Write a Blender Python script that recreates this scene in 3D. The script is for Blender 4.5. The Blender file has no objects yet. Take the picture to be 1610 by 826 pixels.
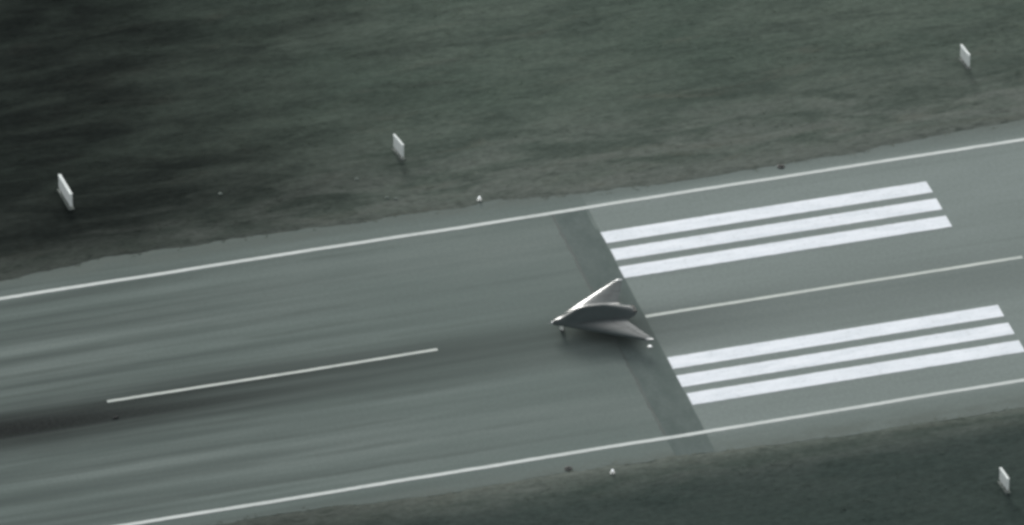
import bpy, bmesh, math, random
from mathutils import Vector, noise

R = math.radians
random.seed(7)
scene = bpy.context.scene
col = scene.collection

# ------------------------------------------------------------------ camera
# solved from the runway markings: x runs along the runway, y across it, the
# threshold line is x = 0 and the centre line y = 0; slant range about 900 m
HEADING, PITCH, RANGE = R(15.808), R(33.542), 900.0
TARGET = Vector((-8.780, 11.469, 0.0))
away = Vector((math.sin(HEADING), math.cos(HEADING), 0))
fwd = away * math.cos(PITCH) - Vector((0, 0, math.sin(PITCH)))
cam = bpy.data.cameras.new("camera")
cam_ob = bpy.data.objects.new("camera", cam)
col.objects.link(cam_ob)
cam_ob.location = TARGET - fwd * RANGE
cam_ob.rotation_euler = (R(90) - PITCH, 0, -HEADING)
cam.sensor_width = 36.0
cam.lens = 36.0 * 16194.4 / 1610.0
cam.clip_start = 1.0
cam.clip_end = 20000.0
scene.camera = cam_ob

# ------------------------------------------------------------------ sky, sun
SUN_EL, SUN_AZ = R(20), R(4)          # azimuth from +y towards +x
world = bpy.data.worlds.new("World")
scene.world = world
world.use_nodes = True
wn = world.node_tree
for n in list(wn.nodes):
    wn.nodes.remove(n)
sky = wn.nodes.new("ShaderNodeTexSky")
sky.sky_type = 'NISHITA'
sky.sun_disc = False
sky.sun_elevation = SUN_EL
sky.sun_rotation = SUN_AZ
sky.dust_density = 1.5
sky.air_density = 1.0
hs = wn.nodes.new("ShaderNodeHueSaturation")
hs.inputs["Saturation"].default_value = 0.15
bg = wn.nodes.new("ShaderNodeBackground")
bg.inputs["Strength"].default_value = 0.12
wo = wn.nodes.new("ShaderNodeOutputWorld")
wn.links.new(sky.outputs[0], hs.inputs["Color"])
wn.links.new(hs.outputs[0], bg.inputs["Color"])
wn.links.new(bg.outputs[0], wo.inputs["Surface"])

sun = bpy.data.lights.new("sun", 'SUN')
sun.energy = 1.4
sun.angle = R(16)
sun.color = (1.0, 0.99, 0.95)
sun_ob = bpy.data.objects.new("sun", sun)
col.objects.link(sun_ob)
sun_dir = Vector((math.sin(SUN_AZ) * math.cos(SUN_EL), math.cos(SUN_AZ) * math.cos(SUN_EL), math.sin(SUN_EL)))
sun_ob.rotation_euler = sun_dir.to_track_quat('Z', 'Y').to_euler()
sun_ob.location = (0, 0, 300)

vs = scene.view_settings
vs.view_transform = 'Standard'
vs.look = 'None'
vs.gamma = 1.0
vs.use_curve_mapping = False
vs.exposure = 0.82
scene.cycles.pixel_filter_type = 'BLACKMAN_HARRIS'
scene.cycles.filter_width = 3.3
scene.cycles.use_denoising = True

# ------------------------------------------------------------------ helpers
class NT:
    """small node-graph writer"""
    def __init__(self, name, rough=0.85, spec=0.3):
        self.m = bpy.data.materials.new(name)
        self.m.use_nodes = True
        self.t = self.m.node_tree
        self.b = self.t.nodes["Principled BSDF"]
        self.b.inputs["Roughness"].default_value = rough
        self.b.inputs["Specular IOR Level"].default_value = spec
        self.co = self.t.nodes.new("ShaderNodeNewGeometry").outputs["Position"]

    def put(self, sock, v):
        if hasattr(v, "is_linked"):
            self.t.links.new(v, sock)
        else:
            sock.default_value = v

    def math(self, op, a, b=0.0, c=0.0, clamp=False):
        n = self.t.nodes.new("ShaderNodeMath")
        n.operation = op
        n.use_clamp = clamp
        self.put(n.inputs[0], a)
        self.put(n.inputs[1], b)
        self.put(n.inputs[2], c)
        return n.outputs[0]

    def xyz(self, v=None):
        n = self.t.nodes.new("ShaderNodeSeparateXYZ")
        self.t.links.new(v or self.co, n.inputs[0])
        return n.outputs

    def noise(self, scale=(1, 1, 1), detail=4, rough=0.55, off=(0, 0, 0), distort=0.0):
        mp = self.t.nodes.new("ShaderNodeMapping")
        mp.inputs["Scale"].default_value = scale
        mp.inputs["Location"].default_value = off
        self.t.links.new(self.co, mp.inputs["Vector"])
        n = self.t.nodes.new("ShaderNodeTexNoise")
        n.inputs["Scale"].default_value = 1.0
        n.inputs["Detail"].default_value = detail
        n.inputs["Roughness"].default_value = rough
        n.inputs["Distortion"].default_value = distort
        self.t.links.new(mp.outputs[0], n.inputs["Vector"])
        return n.outputs[0]

    def ramp(self, f, lo, hi, a=0.0, b=1.0):
        n = self.t.nodes.new("ShaderNodeMapRange")
        n.interpolation_type = 'SMOOTHSTEP'
        self.put(n.inputs["Value"], f)
        for k, v in (("From Min", lo), ("From Max", hi), ("To Min", a), ("To Max", b)):
            self.put(n.inputs[k], v)
        return n.outputs[0]

    def mix(self, f, a, b, mode='MIX'):
        n = self.t.nodes.new("ShaderNodeMix")
        n.data_type = 'RGBA'
        n.blend_type = mode
        self.put(n.inputs[0], f)
        for s, v in ((n.inputs[6], a), (n.inputs[7], b)):
            if isinstance(v, tuple):
                v = (*v, 1.0)
            self.put(s, v)
        return n.outputs[2]

    def bump(self, h, strength=0.3, dist=0.05):
        n = self.t.nodes.new("ShaderNodeBump")
        n.inputs["Strength"].default_value = strength
        n.inputs["Distance"].default_value = dist
        self.t.links.new(h, n.inputs["Height"])
        self.t.links.new(n.outputs[0], self.b.inputs["Normal"])

    def colour(self, c):
        if isinstance(c, tuple):
            c = (*c, 1.0)
        self.put(self.b.inputs["Base Color"], c)
        return self.m


def mesh_ob(name, bm, mat, parent=None, smooth=False):
    me = bpy.data.meshes.new(name)
    bmesh.ops.recalc_face_normals(bm, faces=bm.faces)
    bm.to_mesh(me)
    bm.free()
    if smooth:
        for p in me.polygons:
            p.use_smooth = True
    me.materials.append(mat)
    o = bpy.data.objects.new(name, me)
    col.objects.link(o)
    if parent:
        o.parent = parent
    return o


def pydata_ob(name, vs_, fs, mat, parent=None, smooth=False):
    me = bpy.data.meshes.new(name)
    me.from_pydata(vs_, [], fs)
    me.update()
    if smooth:
        for p in me.polygons:
            p.use_smooth = True
    me.materials.append(mat)
    o = bpy.data.objects.new(name, me)
    col.objects.link(o)
    if parent:
        o.parent = parent
    return o


def empty(name, loc, rz=0.0):
    o = bpy.data.objects.new(name, None)
    o.location = loc
    o.rotation_euler = (0, 0, rz)
    o.empty_display_size = 0.3
    col.objects.link(o)
    return o


def tag(o, label=None, cat=None, group=None, kind=None):
    for k, v in (("label", label), ("category", cat), ("group", group), ("kind", kind)):
        if v:
            o[k] = v
    return o


def box(bm, c, s, bev=0.0, rz=0.0):
    r = bmesh.ops.create_cube(bm, size=1.0)
    v = r["verts"]
    bmesh.ops.scale(bm, vec=s, verts=v)
    if bev:
        es = list({e for q in v for e in q.link_edges})
        rr = bmesh.ops.bevel(bm, geom=es, offset=bev, segments=2, affect='EDGES', profile=0.5)
        v = list({q for f in rr["faces"] for q in f.verts} | {q for q in v if q.is_valid})
    if rz:
        from mathutils import Matrix
        bmesh.ops.rotate(bm, cent=(0, 0, 0), matrix=Matrix.Rotation(rz, 3, 'Z'), verts=v)
    bmesh.ops.translate(bm, vec=c, verts=v)


def lathe(bm, prof, n=20, c=(0, 0, 0), axis='Z'):
    rings = []
    for r, h in prof:
        ring = []
        for i in range(n):
            a = 2 * math.pi * i / n
            if axis == 'Z':
                p = (r * math.cos(a), r * math.sin(a), h)
            elif axis == 'Y':
                p = (r * math.cos(a), h, r * math.sin(a))
            else:
                p = (h, r * math.cos(a), r * math.sin(a))
            ring.append(bm.verts.new((p[0] + c[0], p[1] + c[1], p[2] + c[2])))
        rings.append(ring)
    for a, b in zip(rings, rings[1:]):
        for i in range(n):
            bm.faces.new((a[i], a[(i + 1) % n], b[(i + 1) % n], b[i]))
    bm.faces.new(rings[0])
    bm.faces.new(rings[-1])


def tube(bm, pts, rad, n=10):
    """round bar through points with one radius per point"""
    rings = []
    for k, p in enumerate(pts):
        p = Vector(p)
        a = Vector(pts[max(k - 1, 0)])
        b = Vector(pts[min(k + 1, len(pts) - 1)])
        d = (b - a).normalized()
        u = d.orthogonal().normalized()
        w = d.cross(u)
        r = rad[k] if isinstance(rad, (list, tuple)) else rad
        rings.append([bm.verts.new(p + (u * math.cos(2 * math.pi * i / n) + w * math.sin(2 * math.pi * i / n)) * r) for i in range(n)])
    for a, b in zip(rings, rings[1:]):
        for i in range(n):
            bm.faces.new((a[i], a[(i + 1) % n], b[(i + 1) % n], b[i]))
    bm.faces.new(rings[0])
    bm.faces.new(rings[-1])


def fbm(x, y, z=0.0, o=4):
    return noise.fractal(Vector((x, y, z)), 0.9, 2.1, o)


# pavement edges read from the photograph: grass creeps over the shoulder
FAR_EDGE = [(-90, 21.6), (-52, 21.0), (-41, 21.9), (-29, 21.6), (-17, 21.2), (-9, 21.3), (0.5, 20.5), (11, 19.9), (23, 20.1), (35, 20.9), (42, 21.3), (80, 21.5)]
NEAR_EDGE = [(-90, -20.4), (-46, -19.9), (-35, -20.3), (-24, -20.9), (-13, -20.8), (-7, -20.9), (-0.4, -21.3), (10, -21.9), (27, -22.0), (80, -21.7)]


def lerp_list(L, x):
    if x <= L[0][0]:
        return L[0][1]
    for (x0, y0), (x1, y1) in zip(L, L[1:]):
        if x <= x1:
            return y0 + (y1 - y0) * (x - x0) / (x1 - x0)
    return L[-1][1]


def far_edge(x):
    return lerp_list(FAR_EDGE, x) + 0.35 * fbm(x * 0.22, 3.1) + 0.12 * fbm(x * 1.3, 8.0)


def near_edge(x):
    return lerp_list(NEAR_EDGE, x) + 0.35 * fbm(x * 0.22, 23.1) + 0.12 * fbm(x * 1.3, 28.0)


# ------------------------------------------------------------------ materials
def mat_grass(name, tint=1.0):
    t = NT(name, 1.0, 0.0)
    x, y, _ = t.xyz()
    big = t.noise((0.045, 0.075, 0.05), 5, 0.6)
    mid = t.noise((0.10, 0.42, 0.3), 5, 0.58, (3, 1, 0), 0.8)
    fine = t.noise((1.1, 2.2, 1.0), 6, 0.75, (9, 2, 0))
    c = t.mix(t.ramp(big, 0.35, 0.65), (0.084, 0.112, 0.092), (0.108, 0.136, 0.113))
    c = t.mix(t.math('MULTIPLY', t.ramp(mid, 0.42, 0.68), 0.50), c, (0.052, 0.066, 0.058))
    # bare, stony verge along the pavement edge
    ay = t.math('ABSOLUTE', y)
    verge = t.math('MULTIPLY', t.ramp(ay, 22.5, 38.0, 1.0, 0.0), t.math('MAXIMUM', t.ramp(mid, 0.64, 0.36, 0.15, 0.9), t.ramp(ay, 21.0, 24.5, 0.8, 0.0)))
    c = t.mix(verge, c, (0.150, 0.168, 0.151))
    # stones, clods and weeds mottle the verge
    clod = t.noise((0.42, 1.15, 0.6), 5, 0.7, (21, 6, 0), 0.5)
    near = t.ramp(ay, 22.0, 36.0, 1.0, 0.15)
    c = t.mix(t.math('MULTIPLY', t.ramp(clod, 0.52, 0.70, 0.0, 0.62), near), c, (0.050, 0.064, 0.055))
    c = t.mix(t.math('MULTIPLY', t.ramp(clod, 0.42, 0.28, 0.0, 0.55), near), c, (0.190, 0.205, 0.180))
    # pale dry patches
    dry = t.ramp(t.noise((0.10, 0.34, 0.2), 5, 0.62, (40, 11, 0), 0.8), 0.55, 0.74, 0.0, 0.55)
    c = t.mix(dry, c, (0.120, 0.130, 0.108))
    # lens vignette painted into the grass colour, darker to the left, ragged edge
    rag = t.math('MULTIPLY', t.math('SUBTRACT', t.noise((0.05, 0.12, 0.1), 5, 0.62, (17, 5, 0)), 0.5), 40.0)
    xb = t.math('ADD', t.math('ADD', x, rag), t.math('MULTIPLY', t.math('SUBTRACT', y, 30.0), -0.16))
    vignette = t.math('MULTIPLY', t.math('MULTIPLY', t.ramp(xb, -42.0, -4.0, 1.0, 0.0), t.ramp(mid, 0.25, 0.70, 0.78, 0.94)), t.ramp(ay, 20.5, 27.0, 0.55, 1.0))
    c = t.mix(vignette, c, (0.013, 0.016, 0.015))
    # turf on the near side is darker
    c = t.mix(t.ramp(y, -26.5, -20.8, 0.80, 0.0), c, (0.040, 0.056, 0.052))
    c = t.mix(t.ramp(fine, 0.30, 0.70, 0.62, 0.0), c, t.mix(1.0, c, (0.5, 0.5, 0.5), 'MULTIPLY'))
    if tint != 1.0:
        c = t.mix(1.0, c, (tint, tint, tint * 0.97), 'MULTIPLY')
    t.bump(fine, 0.35, 0.06)
    return t.colour(c)


SEAMS = [16.7, 12.5, 8.8, 6.2, 3.2, -5.6, -9.3, -12.6, -15.6]


def mat_asphalt():
    t = NT("aged_asphalt", 1.0, 0.06)
    x, y, _ = t.xyz()
    big = t.noise((0.03, 0.12, 0.1), 5, 0.6, (2, 7, 0))
    streak = t.noise((0.016, 0.55, 0.5), 4, 0.6, (5, 3, 0), 0.08)
    fine = t.noise((3.0, 3.0, 3.0), 5, 0.75)
    c = t.mix(t.ramp(big, 0.35, 0.68), (0.152, 0.188, 0.174), (0.182, 0.218, 0.203))
    c = t.mix(t.math('MULTIPLY', t.ramp(streak, 0.22, 0.74), t.ramp(x, -48.0, -8.0, 0.85, 0.20)), c, (0.062, 0.079, 0.074))  # streaks, stronger to the left where vignette darkening is painted into the asphalt
    c = t.mix(t.ramp(streak, 0.20, 0.40, 0.35, 0.0), c, (0.205, 0.240, 0.226))
    # resurfaced length past the threshold joint is paler
    new = t.ramp(x, -0.02, 0.06)
    inner = t.ramp(t.math('ABSOLUTE', y), 18.0, 19.2, 1.0, 0.25)
    c = t.mix(t.math('MULTIPLY', t.math('MULTIPLY', new, inner), t.ramp(big, 0.2, 0.75, 0.85, 0.35)), c, (0.262, 0.304, 0.290))
    # longitudinal paving joints, weathered dark
    wob = t.math('MULTIPLY', t.math('SUBTRACT', t.noise((0.06, 0.0, 0.0), 4, 0.6, (0, 0, 5)), 0.5), 1.1)
    yw = t.math('ADD', y, wob)
    joint = None
    for i, s in enumerate(SEAMS):
        d = t.math('ABSOLUTE', t.math('SUBTRACT', yw, s))
        g = t.ramp(d, 0.06, 0.55 if i % 2 else 0.42, 1.0, 0.0)
        k = t.ramp(t.noise((0.05, 0.0, 0.0), 4, 0.65, (11.7 * i, 0, 3.3 * i)), 0.36, 0.62)
        g = t.math('MULTIPLY', g, k)
        joint = g if joint is None else t.math('MAXIMUM', joint, g)
    joint = t.math('MULTIPLY', joint, t.ramp(x, -34.0, 0.0, 0.62, 0.12))
    c = t.mix(joint, c, (0.088, 0.108, 0.100))
    # tyre rubber laid down beside the centre line
    wy = t.math('ADD', y, t.math('MULTIPLY', t.math('SUBTRACT', t.noise((0.03, 0.2, 0.1), 4, 0.6, (8, 8, 0)), 0.5), 2.4))
    band = t.math('MULTIPLY', t.ramp(wy, -7.0, -2.4), t.ramp(wy, -0.2, 3.4, 1.0, 0.0))
    thick = t.ramp(x, -60.0, -8.0, 0.95, 0.46)
    thick = t.math('MULTIPLY', thick, t.ramp(x, -2.0, 16.0, 1.0, 0.45))
    rub = t.math('MULTIPLY', t.math('MULTIPLY', band, thick), t.ramp(streak, 0.25, 0.6, 0.75, 1.0), clamp=True)
    c = t.mix(rub, c, (0.022, 0.028, 0.026))
    core = t.math('MULTIPLY', t.ramp(t.math('ABSOLUTE', t.math('ADD', wy, 1.6)), 0.2, 2.2, 1.0, 0.0), t.ramp(x, -58.0, -34.0, 0.92, 0.0))
    c = t.mix(core, c, (0.010, 0.012, 0.012))
    # soil washed on to the shoulders
    soil = t.math('MULTIPLY', t.ramp(t.math('ABSOLUTE', y), 18.8, 21.2), t.ramp(t.noise((0.25, 0.6, 0.3), 5, 0.65, (1, 9, 0)), 0.32, 0.66, 0.25, 0.85))
    c = t.mix(soil, c, (0.128, 0.150, 0.135))
    c = t.mix(t.ramp(fine, 0.3, 0.7, 0.22, 0.0), c, (0.07, 0.08, 0.076))
    t.bump(fine, 0.25, 0.02)
    return t.colour(c)


def mat_patch():
    t = NT("fresh_asphalt_strip", 1.0, 0.06)
    x, y, _ = t.xyz()
    a = t.noise((0.5, 0.25, 0.3), 5, 0.6)
    f = t.noise((3.0, 3.0, 3.0), 4, 0.7)
    c = t.mix(t.ramp(a, 0.3, 0.7), (0.102, 0.130, 0.122), (0.132, 0.162, 0.153))
    c = t.mix(t.ramp(t.math('ABSOLUTE', t.math('ADD', y, 1.6)), 0.4, 4.0, 0.6, 0.0), c, (0.060, 0.072, 0.068))
    c = t.mix(t.ramp(f, 0.3, 0.7, 0.2, 0.0), c, (0.05, 0.058, 0.055))
    t.bump(f, 0.25, 0.02)
    return t.colour(c)


def mat_paint(name, c0, c1, wear):
    t = NT(name, 0.75, 0.3)
    n = t.noise((0.22, 0.9, 1.0), 5, 0.7, (4, 4, 0))
    f = t.noise((2.5, 2.5, 2.5), 6, 0.75)
    c = t.mix(t.ramp(n, 0.3, 0.75), c0, c1)
    c = t.mix(t.math('MULTIPLY', t.ramp(f, 0.50, 0.78, 0.0, wear), t.ramp(n, 0.35, 0.65, 0.3, 1.0)), c, (0.22, 0.24, 0.235))
    t.bump(f, 0.2, 0.01)
    return t.colour(c)


def mat_plain(name, c, rough=0.6, spec=0.4, metal=0.0, var=0.25, scale=3.0):
    t = NT(name, rough, spec)
    t.b.inputs["Metallic"].default_value = metal
    n = t.noise((scale, scale, scale), 5, 0.65)
    t.colour(t.mix(t.ramp(n, 0.3, 0.75, 0.0, var), c, tuple(v * 0.45 for v in c)))
    return t.m


M = {
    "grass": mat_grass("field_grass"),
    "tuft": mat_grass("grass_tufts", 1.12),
    "asphalt": mat_asphalt(),
    "patch": mat_patch(),
    "tar": mat_plain("tar_joint", (0.090, 0.108, 0.101), 0.8, 0.2),
    "white_paint": mat_paint("white_stripe_paint", (0.78, 0.82, 0.86), (0.64, 0.69, 0.73), 0.6),
    "line_paint": mat_paint("weathered_line_paint", (0.56, 0.60, 0.58), (0.46, 0.50, 0.48), 0.5),
    "centre_paint": mat_paint("scuffed_centre_paint", (0.52, 0.56, 0.52), (0.40, 0.44, 0.41), 0.6),
    "sign_white": mat_plain("white_sign_enamel", (0.70, 0.75, 0.73), 0.7, 0.3, 0.0, 0.12),
    "sign_grey": mat_plain("galvanised_steel", (0.26, 0.28, 0.27), 0.5, 0.5, 0.4),
    "concrete": mat_plain("concrete_pad", (0.13, 0.15, 0.138), 0.9, 0.2),
    "iron": mat_plain("cast_iron", (0.035, 0.040, 0.038), 0.7, 0.3, 0.3),
    "stone": mat_plain("pale_stone", (0.15, 0.18, 0.16), 0.9, 0.2),
    "rubber": mat_plain("black_rubber", (0.022, 0.024, 0.024), 0.85, 0.3),
    "drone_paint": mat_plain("grey_airframe_paint", (0.042, 0.056, 0.055), 0.20, 0.34, 0.0, 0.12, 1.5),
    "drone_panel": mat_plain("grey_control_surface_paint", (0.046, 0.061, 0.060), 0.22, 0.34, 0.0, 0.12, 1.5),
    "drone_dark": mat_plain("dark_duct", (0.015, 0.016, 0.017), 0.7, 0.3),
    "drone_light": mat_plain("pale_gear_paint", (0.72, 0.75, 0.72), 0.45, 0.4),
    "nose_metal": mat_plain("bright_nose_cap", (0.60, 0.62, 0.62), 0.28, 0.6, 0.5, 0.1),
}
lens = NT("lamp_glass", 0.2, 0.5)
lens.b.inputs["Emission Color"].default_value = (0.95, 0.98, 1.0, 1)
lens.b.inputs["Emission Strength"].default_value = 0.35
M["lens"] = lens.colour((0.8, 0.83, 0.84))

# ------------------------------------------------------------------ ground
def axis(lo, hi, step, far):
    a = [lo + i * step for i in range(int(round((hi - lo) / step)) + 1)]
    g = [10, 40, 120, 400, 1200, far]
    return [lo - d for d in reversed(g)] + a + [hi + d for d in g]


def ground_z(x, y):
    top, bot = far_edge(x), near_edge(x)
    d = max(y - top, bot - y)             # metres out on to the grass
    if d < 0:
        return -0.03 - 0.10 * min(1.0, -d / 0.8)
    k = min(1.0, d / 3.0)
    z = 0.010 + 0.03 * min(1.0, d / 0.5)
    z += k * (0.14 * fbm(x * 0.06, y * 0.09, 1.0) + 0.045 * fbm(x * 0.25, y * 0.55, 4.0, 4))
    return z + 0.02 * k * fbm(x * 1.1, y * 1.4, 9.0, 3)


xs = axis(-76, 64, 0.5, 6000)
ys = axis(-46, 78, 0.5, 6000)
verts = []
for Y in ys:
    for X in xs:
        inside = -76 <= X <= 64 and -46 <= Y <= 78
        zz = ground_z(X, Y) if inside else (-0.13 if -20.5 < Y < 20.5 else 0.0)
        verts.append((X, Y, zz))
nx = len(xs)
faces = [(j * nx + i, j * nx + i + 1, (j + 1) * nx + i + 1, (j + 1) * nx + i) for j in range(len(ys) - 1) for i in range(nx - 1)]
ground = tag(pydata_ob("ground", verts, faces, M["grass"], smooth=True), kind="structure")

# short grass tufts standing on the field
tv, tf = [], []
rnd = random.Random(3)
n_t = 0
while n_t < 22000:
    X, Y = rnd.uniform(-66, 56), rnd.uniform(-44, 74)
    # keep to the trapezium that can be seen, with a margin
    over = -0.1 + 0.75 * rnd.random() ** 3      # some creep on to the pavement
    if not (near_edge(X) + over > Y or Y > far_edge(X) - over):
        continue
    dens = 0.55 + 0.9 * fbm(X * 0.12, Y * 0.30, 2.0)
    if rnd.random() > dens:
        continue
    n_t += 1
    zb = max(ground_z(X, Y), 0.012 if near_edge(X) < Y < far_edge(X) else -9) - 0.008
    r = rnd.uniform(0.12, 0.30)
    h = r * rnd.uniform(0.08, 0.17)
    for k in range(3):
        a = rnd.uniform(0, 2 * math.pi)
        w = rnd.uniform(0.06, 0.14)
        cx, cy = X + r * 0.5 * math.cos(a), Y + r * 0.5 * math.sin(a)
        px, py = -math.sin(a) * w, math.cos(a) * w
        i0 = len(tv)
        tv += [(cx - px, cy - py, zb), (cx + px, cy + py, zb), (cx + r * math.cos(a), cy + r * math.sin(a), zb + h)]
        tf.append((i0 + 1, i0, i0 + 2))
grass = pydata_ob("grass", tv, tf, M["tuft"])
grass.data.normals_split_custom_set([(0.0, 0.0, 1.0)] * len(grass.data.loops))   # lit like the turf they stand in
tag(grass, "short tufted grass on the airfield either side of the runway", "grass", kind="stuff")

# ------------------------------------------------------------------ runway
rx = [-3000, -1200, -400, -160] + [-90 + 0.5 * i for i in range(341)] + [160, 400, 1200, 3000]
ylines = [None, -18.0, -12, -6, 0, 6, 12, 18.0, None]
rv, rf = [], []
for X in rx:
    inside = -91 < X < 81
    yb = near_edge(X) if inside else -21
    yt = far_edge(X) if inside else 21
    for Yl in [yb] + ylines[1:-1] + [yt]:
        rv.append((X, Yl, 0.0))
nr = len(ylines)
for i in range(len(rx) - 1):
    for j in range(nr - 1):
        a = i * nr + j
        rf.append((a, a + nr, a + nr + 1, a + 1))
# skirt so that the slab has a thickness
base = len(rv)
for X, i in zip(rx, range(len(rx))):
    for j in (0, nr - 1):
        v = rv[i * nr + j]
        rv.append((v[0], v[1], -0.2))
for i in range(len(rx) - 1):
    rf.append((i * nr, base + 2 * i, base + 2 * (i + 1), (i + 1) * nr))
    rf.append((i * nr + nr - 1, (i + 1) * nr + nr - 1, base + 2 * (i + 1) + 1, base + 2 * i + 1))
runway = tag(pydata_ob("runway", rv, rf, M["asphalt"]), kind="structure")


def strip(name, x0, x1, y0, y1, z, mat, parent, rag=0.03, step=0.4, seed=0.0, drift=0.0):
    """flat raised strip along x with slightly ragged edges and a 6 mm thickness"""
    n = max(2, int((x1 - x0) / step))
    v, f = [], []
    for i in range(n + 1):
        X = x0 + (x1 - x0) * i / n
        d = drift * fbm(X * 0.05, seed + 50)
        a = y0 + d + rag * fbm(X * 1.7, seed)
        b = y1 + d + rag * fbm(X * 1.7, seed + 9)
        e0 = rag * 1.5 if i in (0, n) else 0
        X0 = X + e0 * fbm(seed, 1.3)
        X1 = X + e0 * fbm(seed, 4.3)
        v += [(X0, a, z), (X1, b, z), (X0, a, z - 0.006), (X1, b, z - 0.006)]
    for i in range(n):
        k = 4 * i
        f += [(k, k + 4, k + 5, k + 1), (k + 2, k + 6, k + 4, k), (k + 1, k + 5, k + 7, k + 3)]
    f += [(0, 1, 3, 2), (4 * n, 4 * n + 2, 4 * n + 3, 4 * n + 1)]
    return pydata_ob(name, v, f, mat, parent)


# dark strip of newer asphalt laid across the runway at the threshold
pv, pf = [], []
N = 110
for i in range(N + 1):
    Y = -21.3 + (17.85 + 21.3) * i / N
    if Y < near_edge(-1.5) + 0.02:
        Y = near_edge(-1.5) + 0.02
    xl = -3.32 - 0.008 * Y * 0 - (0.18 if Y < 0 else 0.0) + 0.10 * fbm(Y * 0.5, 61) + 0.05 * fbm(Y * 2.0, 64)
    xr = -0.06 + 0.05 * fbm(Y * 0.7, 71) - (0.25 if Y > 14.6 else 0.0)
    pv += [(xl, Y, 0.008), (xr, Y, 0.008), (xl, Y, 0.002), (xr, Y, 0.002)]
for i in range(N):
    k = 4 * i
    pf += [(k, k + 1, k + 5, k + 4), (k + 2, k, k + 4, k + 6), (k + 1, k + 3, k + 7, k + 5)]
tag(pydata_ob("asphalt_strip", pv, pf, M["patch"], runway), "darker strip of asphalt laid across the runway before the stripes")
# the tarred joint on its far-left side
sv, sf = [], []
for i in range(N + 1):
    Y = -17.7 + 35.4 * i / N
    xl = -3.32 - (0.18 if Y < 0 else 0.0) + 0.10 * fbm(Y * 0.5, 61) + 0.05 * fbm(Y * 2.0, 64)
    w = 0.10 + 0.07 * fbm(Y * 0.8, 81)
    sv += [(xl - w, Y, 0.013), (xl + w, Y, 0.013), (xl - w, Y, 0.006), (xl + w, Y, 0.006)]
for i in range(N):
    k = 4 * i
    sf += [(k, k + 1, k + 5, k + 4), (k + 2, k, k + 4, k + 6), (k + 1, k + 3, k + 7, k + 5)]
pydata_ob("tar_joint", sv, sf, M["tar"], runway)

# painted markings
for k, (a, b) in enumerate(((12.14, 13.95), (9.30, 11.12), (6.42, 8.24), (-8.26, -6.44), (-11.14, -9.32), (-13.98, -12.16))):
    strip("threshold_stripe", 0.0 + 0.05 * (k % 2), 30.0, a, b, 0.018, M["white_paint"], runway, 0.035, 0.35, 3.7 * k)
for k, yy in enumerate((18.1, -18.15)):
    strip("edge_line", -140, 120, yy - 0.22, yy + 0.22, 0.020, M["line_paint"], runway, 0.03, 0.5, 31 + 5.0 * k, 0.12)
for k, (a, b, w) in enumerate(((-48.0, -18.65, 0.17), (0.06, 34.4, 0.20), (53.0, 83.0, 0.17), (-98, -67, 0.17))):
    strip("centre_line", a, b, 0.16 - w, 0.16 + w, 0.018, M["centre_paint"], runway, 0.03, 0.4, 47 + 5.0 * k, 0.08)

# ------------------------------------------------------------------ signs beside the runway
def make_sign(x, y, width, height, thick, rz, label, legs=3):
    root = empty("runway_sign", (x, y, ground_z(x, y)), rz)
    tag(root, label, "sign", "white sign boxes beside the runway")
    z0 = 0.30
    b = bmesh.new()
    box(b, (0, 0, z0 + height / 2), (thick, width, height), 0.05)
    mesh_ob("cabinet", b, M["sign_white"], root)
    for s in (-1, 1):
        b = bmesh.new()
        box(b, (s * (thick / 2 + 0.006), 0, z0 + height / 2), (0.02, width - 0.16, height - 0.16), 0.008)
        mesh_ob("face_panel", b, M["sign_white"], root)
    b = bmesh.new()
    box(b, (0, 0, z0 + height + 0.035), (thick + 0.05, width + 0.05, 0.07), 0.02)
    mesh_ob("cap", b, M["sign_white"], root)
    for i in range(legs):
        yy = (-0.5 + (i + 0.5) / legs) * width
        b = bmesh.new()
        lathe(b, [(0.09, 0.06), (0.09, 0.09), (0.05, 0.10), (0.05, 0.20), (0.035, 0.21), (0.035, 0.24), (0.05, 0.25), (0.05, z0 + 0.02)], 10, (0, yy, 0))
        mesh_ob("leg", b, M["sign_grey"], root)
    b = bmesh.new()
    box(b, (0, 0, 0.0), (thick + 0.3, width + 0.1, 0.14), 0.02)
    mesh_ob("base_slab", b, M["concrete"], root)
    return root


make_sign(-43.95, 31.7, 3.4, 1.25, 0.22, R(4), "long white sign box standing on grass darkened by the painted vignette", 4)
make_sign(-13.75, 30.85, 2.0, 1.20, 0.15, R(9), "short white sign box between the long sign and one far along the verge")
make_sign(39.25, 31.5, 1.9, 1.15, 0.18, R(5), "short white sign box past the far ends of the painted stripes, on open grass")
make_sign(21.85, -33.1, 1.8, 1.10, 0.18, R(4), "short white sign box alone on the dark grass outside the runway's near edge line")

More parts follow.
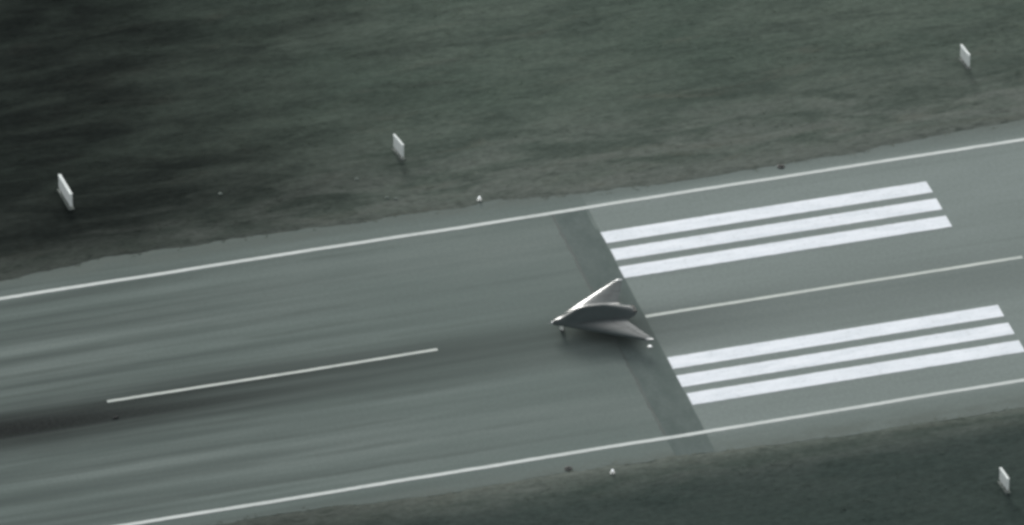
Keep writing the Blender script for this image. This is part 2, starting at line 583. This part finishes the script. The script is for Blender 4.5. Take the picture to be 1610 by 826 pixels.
# ------------------------------------------------------------------ runway lights
def make_light(x, y, label, inset=False):
    z = 0.0 if inset else max(0.0, ground_z(x, y))
    root = empty("runway_light", (x, y, z))
    tag(root, label, "runway light", "lights set along the runway")
    b = bmesh.new()
    if inset:
        lathe(b, [(0.24, 0.004), (0.24, 0.025), (0.20, 0.04), (0.12, 0.05)], 20)
        mesh_ob("housing", b, M["sign_grey"], root)
        b = bmesh.new()
        lathe(b, [(0.11, 0.052), (0.11, 0.09), (0.08, 0.12), (0.03, 0.13)], 16)
        mesh_ob("lens", b, M["lens"], root, True)
    else:
        lathe(b, [(0.22, -0.03), (0.22, 0.05), (0.19, 0.06)], 20)
        mesh_ob("base_plate", b, M["sign_grey"], root)
        b = bmesh.new()
        lathe(b, [(0.05, 0.062), (0.05, 0.16), (0.13, 0.18), (0.13, 0.22)], 14)
        mesh_ob("stem", b, M["sign_grey"], root)
        b = bmesh.new()
        lathe(b, [(0.10, 0.222), (0.11, 0.27), (0.10, 0.33), (0.07, 0.37), (0.02, 0.39)], 16)
        mesh_ob("lens", b, M["lens"], root, True)
    return root


make_light(-8.85, 21.8, "small white runway light at the pavement edge, on the side with three signs")
make_light(-9.4, -22.0, "small white runway light at the pavement edge, on the side with one sign")
make_light(-0.9, -4.45, "small white inset light on the dark asphalt strip beneath the drone's wingtip", True)

# dark iron covers on the shoulders, and a scrap of tyre
def make_cover(x, y, label):
    root = empty("manhole_cover", (x, y, 0.0))
    tag(root, label, "manhole cover", "iron covers on the runway shoulders")
    b = bmesh.new()
    lathe(b, [(0.36, 0.003), (0.36, 0.035), (0.31, 0.045), (0.29, 0.03)], 24)
    mesh_ob("frame", b, M["iron"], root)
    b = bmesh.new()
    lathe(b, [(0.28, 0.032), (0.28, 0.055), (0.26, 0.062)], 24)
    mesh_ob("lid", b, M["iron"], root)
    for i in range(5):
        b = bmesh.new()
        box(b, (0, (i - 2) * 0.09, 0.067), (0.4 - 0.09 * abs(i - 2), 0.03, 0.02), 0.004)
        mesh_ob("rib", b, M["iron"], root)


make_cover(18.35, 19.75, "dark iron cover on the shoulder alongside the painted stripes")
make_cover(-12.8, -20.3, "dark iron cover on the shoulder near a small white light")


def lump(name, x, y, z, s, mat, seed, label, cat, group=None):
    b = bmesh.new()
    bmesh.ops.create_icosphere(b, subdivisions=2, radius=1.0)
    for v in b.verts:
        k = 1 + 0.35 * noise.noise(v.co * 1.3 + Vector((seed, 0, 0)))
        v.co = Vector((v.co.x * s[0] * k, v.co.y * s[1] * k, max(v.co.z, -0.5) * s[2] * k))
    o = mesh_ob(name, b, mat)
    o.location = (x, y, z)
    tag(o, label, cat, group)


lump("tyre_scrap", -47.9, -2.4, 0.04, (0.28, 0.14, 0.08), M["rubber"], 5.0, "scrap of black tyre rubber on the runway below the start of the dash", "rubber scrap")
for i, (X, Y, r) in enumerate(((-30.56, 28.93, .16), (-16.6, 24.3, .15), (-15.9, 23.95, .14), (-18.4, 27.9, .17))):
    lump("stone", X, Y, ground_z(X, Y) + r * 0.2, (r * 1.3, r, r * 0.6), M["stone"], 3.1 * i,
         "small pale stone lying in the rough verge", "stone", "pale stones in the verge")

# ------------------------------------------------------------------ the flying wing
# local x aft from the nose, y to its left-hand wing (world +y), z up
HS, TIPLE, TIPTE = 4.88, 7.25, 7.78
drone = empty("flying_wing_drone", (-8.47, -0.02, 0.0))
tag(drone, "grey tailless flying wing drone rolling along the runway's centre line", "drone")


def le(q):
    a = abs(q) / HS
    return TIPLE * (math.sqrt(a * a + 0.0012) - 0.0346 * (1 - a)) * (1 - 0.03 * math.sin(math.pi * min(a, 1)))


def te(q):
    a = abs(q)
    if a < 0.55:
        return 7.55 - 0.10 * (a / 0.55)
    if a < 1.5:
        k = (a - 0.55) / 0.95
        k = k * k * (3 - 2 * k)
        return 7.45 + (6.42 - 7.45) * k
    return 6.42 + (TIPTE - 6.42) * (a - 1.5) / (HS - 1.5)


def sstep(a, b, x):
    k = max(0.0, min(1.0, (x - a) / (b - a)))
    return k * k * (3 - 2 * k)


def hump(p, q):
    h = sstep(0.6, 2.9, p) * (1 - sstep(4.2, 7.7, p) * 0.72)
    w = 0.62 + 0.16 * sstep(1, 4, p)
    return 0.80 * h * math.exp(-(abs(q) / w) ** 2.4)


def section(q, s):
    """upper and lower z at span q, chord fraction s"""
    a = abs(q) / HS
    p = le(q) + (te(q) - le(q)) * s
    half = 0.30 * (1 - a) ** 0.8 + 0.055 + 0.14 * math.exp(-(q / 0.8) ** 2)
    foil = 2.35 * (s ** 0.5) * (1 - s) ** 0.85 * (1 - 0.25 * s)
    zc = 1.00 + 0.02 * a
    body = math.exp(-(q / 1.0) ** 2)
    top = zc + half * foil * 0.85 + hump(p, q) * min(1.0, s * 6) * (1 - sstep(0.93, 1.0, s) * 0.35)
    # blunt stern under the exhaust
    top += 0.03 * (1 - s)
    bot = zc - half * foil * (0.55 + 0.35 * body) - 0.03 * (1 - s)
    return p, top, bot


NQ, NS = 72, 30
qs = [HS * math.copysign(abs(t) ** 1.15, t) for t in [(-1 + 2 * i / NQ) for i in range(NQ + 1)]]
ss = [0.5 * (1 - math.cos(math.pi * i / NS)) for i in range(NS + 1)]
dv, df = [], []
top_id, bot_id = {}, {}
for i, q in enumerate(qs):
    for j, s in enumerate(ss):
        p, zt, zb = section(q, s)
        if j == 0:
            top_id[i, j] = bot_id[i, j] = len(dv)
            dv.append((p, q, (zt + zb) / 2))
        else:
            top_id[i, j] = len(dv)
            dv.append((p, q, zt))
            bot_id[i, j] = len(dv)
            dv.append((p, q, zb - (0.012 if j == NS else 0)))
for i in range(NQ):
    for j in range(NS):
        f = [top_id[i, j], top_id[i, j + 1], top_id[i + 1, j + 1], top_id[i + 1, j]]
        df.append(list(dict.fromkeys(f)))
        f = [bot_id[i + 1, j], bot_id[i + 1, j + 1], bot_id[i, j + 1], bot_id[i, j]]
        df.append(list(dict.fromkeys(f)))
    df.append([top_id[i, NS], bot_id[i, NS], bot_id[i + 1, NS], top_id[i + 1, NS]])
for i in (0, NQ):
    for j in range(NS):
        f = list(dict.fromkeys([top_id[i, j], bot_id[i, j], bot_id[i, j + 1], top_id[i, j + 1]]))
        df.append(f if i else f[::-1])
air = pydata_ob("airframe", dv, df, M["drone_paint"], drone, True)
bm = bmesh.new()
bm.from_mesh(air.data)
bmesh.ops.recalc_face_normals(bm, faces=bm.faces)
bm.to_mesh(air.data)
bm.free()


def surf_patch(name, q0, q1, s0, s1, lift, mat, n=8, m=4):
    """thin plate lying on the upper skin between two spans and chord fractions"""
    v, f = [], []
    for k in (lift, -0.02):
        for i in range(n + 1):
            for j in range(m + 1):
                q = q0 + (q1 - q0) * i / n
                p, zt, zb = section(q, s0 + (s1 - s0) * j / m)
                v.append((p, q, zt + k))
    o = (n + 1) * (m + 1)
    for i in range(n):
        for j in range(m):
            a = i * (m + 1) + j
            f += [(a, a + 1, a + m + 2, a + m + 1), (o + a, o + a + m + 1, o + a + m + 2, o + a + 1)]
    for i in range(n):
        for j in (0, m):
            a = i * (m + 1) + j
            f.append((a, a + m + 1, o + a + m + 1, o + a))
    for j in range(m):
        for i in (0, n):
            a = i * (m + 1) + j
            f.append((a, a + 1, o + a + 1, o + a))
    b = bmesh.new()
    me = bpy.data.meshes.new(name)
    me.from_pydata(v, [], f)
    b.from_mesh(me)
    bpy.data.meshes.remove(me)
    return mesh_ob(name, b, mat, drone)


for s in (-1, 1):
    surf_patch("elevon", s * 1.75, s * 3.05, 0.80, 0.995, 0.012, M["drone_panel"])
    surf_patch("elevon", s * 3.12, s * 4.45, 0.72, 0.99, 0.012, M["drone_panel"])
    surf_patch("wingtip_cap", s * 4.72, s * 4.875, 0.03, 0.98, 0.008, M["nose_metal"], 3, 6)
for s in (-1, 1):
    surf_patch("panel_seam", s * 1.10, s * 1.15, 0.12, 0.97, 0.006, M["drone_dark"], 1, 12)
    surf_patch("panel_seam", s * 2.60, s * 2.64, 0.06, 0.78, 0.006, M["drone_dark"], 1, 10)
    surf_patch("panel_seam", s * 1.20, s * 4.45, 0.69, 0.70, 0.005, M["drone_dark"], 12, 1)
surf_patch("access_hatch", -0.28, 0.28, 0.50, 0.66, 0.010, M["drone_panel"])
# slot exhaust on the stern
bm = bmesh.new()
box(bm, (7.36, 0, 1.13), (0.40, 1.10, 0.17), 0.06)
mesh_ob("exhaust_nozzle", bm, M["iron"], drone)
bm = bmesh.new()
box(bm, (7.545, 0, 1.13), (0.06, 0.96, 0.10), 0.02)
mesh_ob("exhaust_opening", bm, M["drone_dark"], drone)
# bright metal nose cap
bm = bmesh.new()
lathe(bm, [(0.015, -0.06), (0.07, -0.03), (0.115, 0.05), (0.135, 0.16), (0.12, 0.30)], 18, (0, 0, 1.02), 'X')
mesh_ob("nose_cap", bm, M["nose_metal"], drone, True)
# air-data boom
bm = bmesh.new()
tube(bm, [(-0.40, 0, 1.02), (-0.05, 0, 1.02)], [0.012, 0.022], 8)
mesh_ob("air_data_boom", bm, M["sign_grey"], drone)


def gear(p, q, r, w, top, twin, name):
    g = empty(name, (p, q, 0.0))
    g.parent = drone
    b = bmesh.new()
    tube(b, [(0.06, 0, top), (0.04, 0, r + 0.28), (0.0, 0, r + 0.02)], [0.05, 0.05, 0.04], 10)
    tube(b, [(0.45, 0, top), (0.03, 0, r + 0.25)], [0.03, 0.03], 8)
    tube(b, [(0, -w - 0.05, r), (0, w + 0.05, r)], 0.03, 8)
    mesh_ob("strut", b, M["drone_light"], g)
    for s in ((-1, 1) if twin else (0,)):
        b = bmesh.new()
        h = w * 0.45 if twin else w
        lathe(b, [(r * .55, -h), (r * .9, -h), (r, -h * .5), (r, h * .5), (r * .9, h), (r * .55, h)], 20, (0, s * w * 0.8, r), 'Y')
        mesh_ob("wheel", b, M["rubber"], g, False)
        b = bmesh.new()
        lathe(b, [(r * .2, -h - 0.012), (r * .54, -h * .9), (r * .54, h * .9), (r * .2, h + 0.012)], 16, (0, s * w * 0.8, r), 'Y')
        mesh_ob("hub", b, M["drone_light"], g, False)
    return g


gear(0.95, 0.0, 0.20, 0.10, 0.95, True, "nose_gear")
for s in (-1, 1):
    gear(5.1, s * 1.35, 0.27, 0.09, 0.95, False, "main_gear")
# open nose gear door and pale landing lamp on the strut
bm = bmesh.new()
box(bm, (0.85, -0.19, 0.60), (0.34, 0.03, 0.55), 0.008)
mesh_ob("gear_door", bm, M["drone_light"], drone)
for s in (-1, 1):
    bm = bmesh.new()
    box(bm, (5.1, s * 1.72, 0.66), (0.9, 0.02, 0.30), 0.006)
    mesh_ob("gear_door", bm, M["drone_panel"], drone)
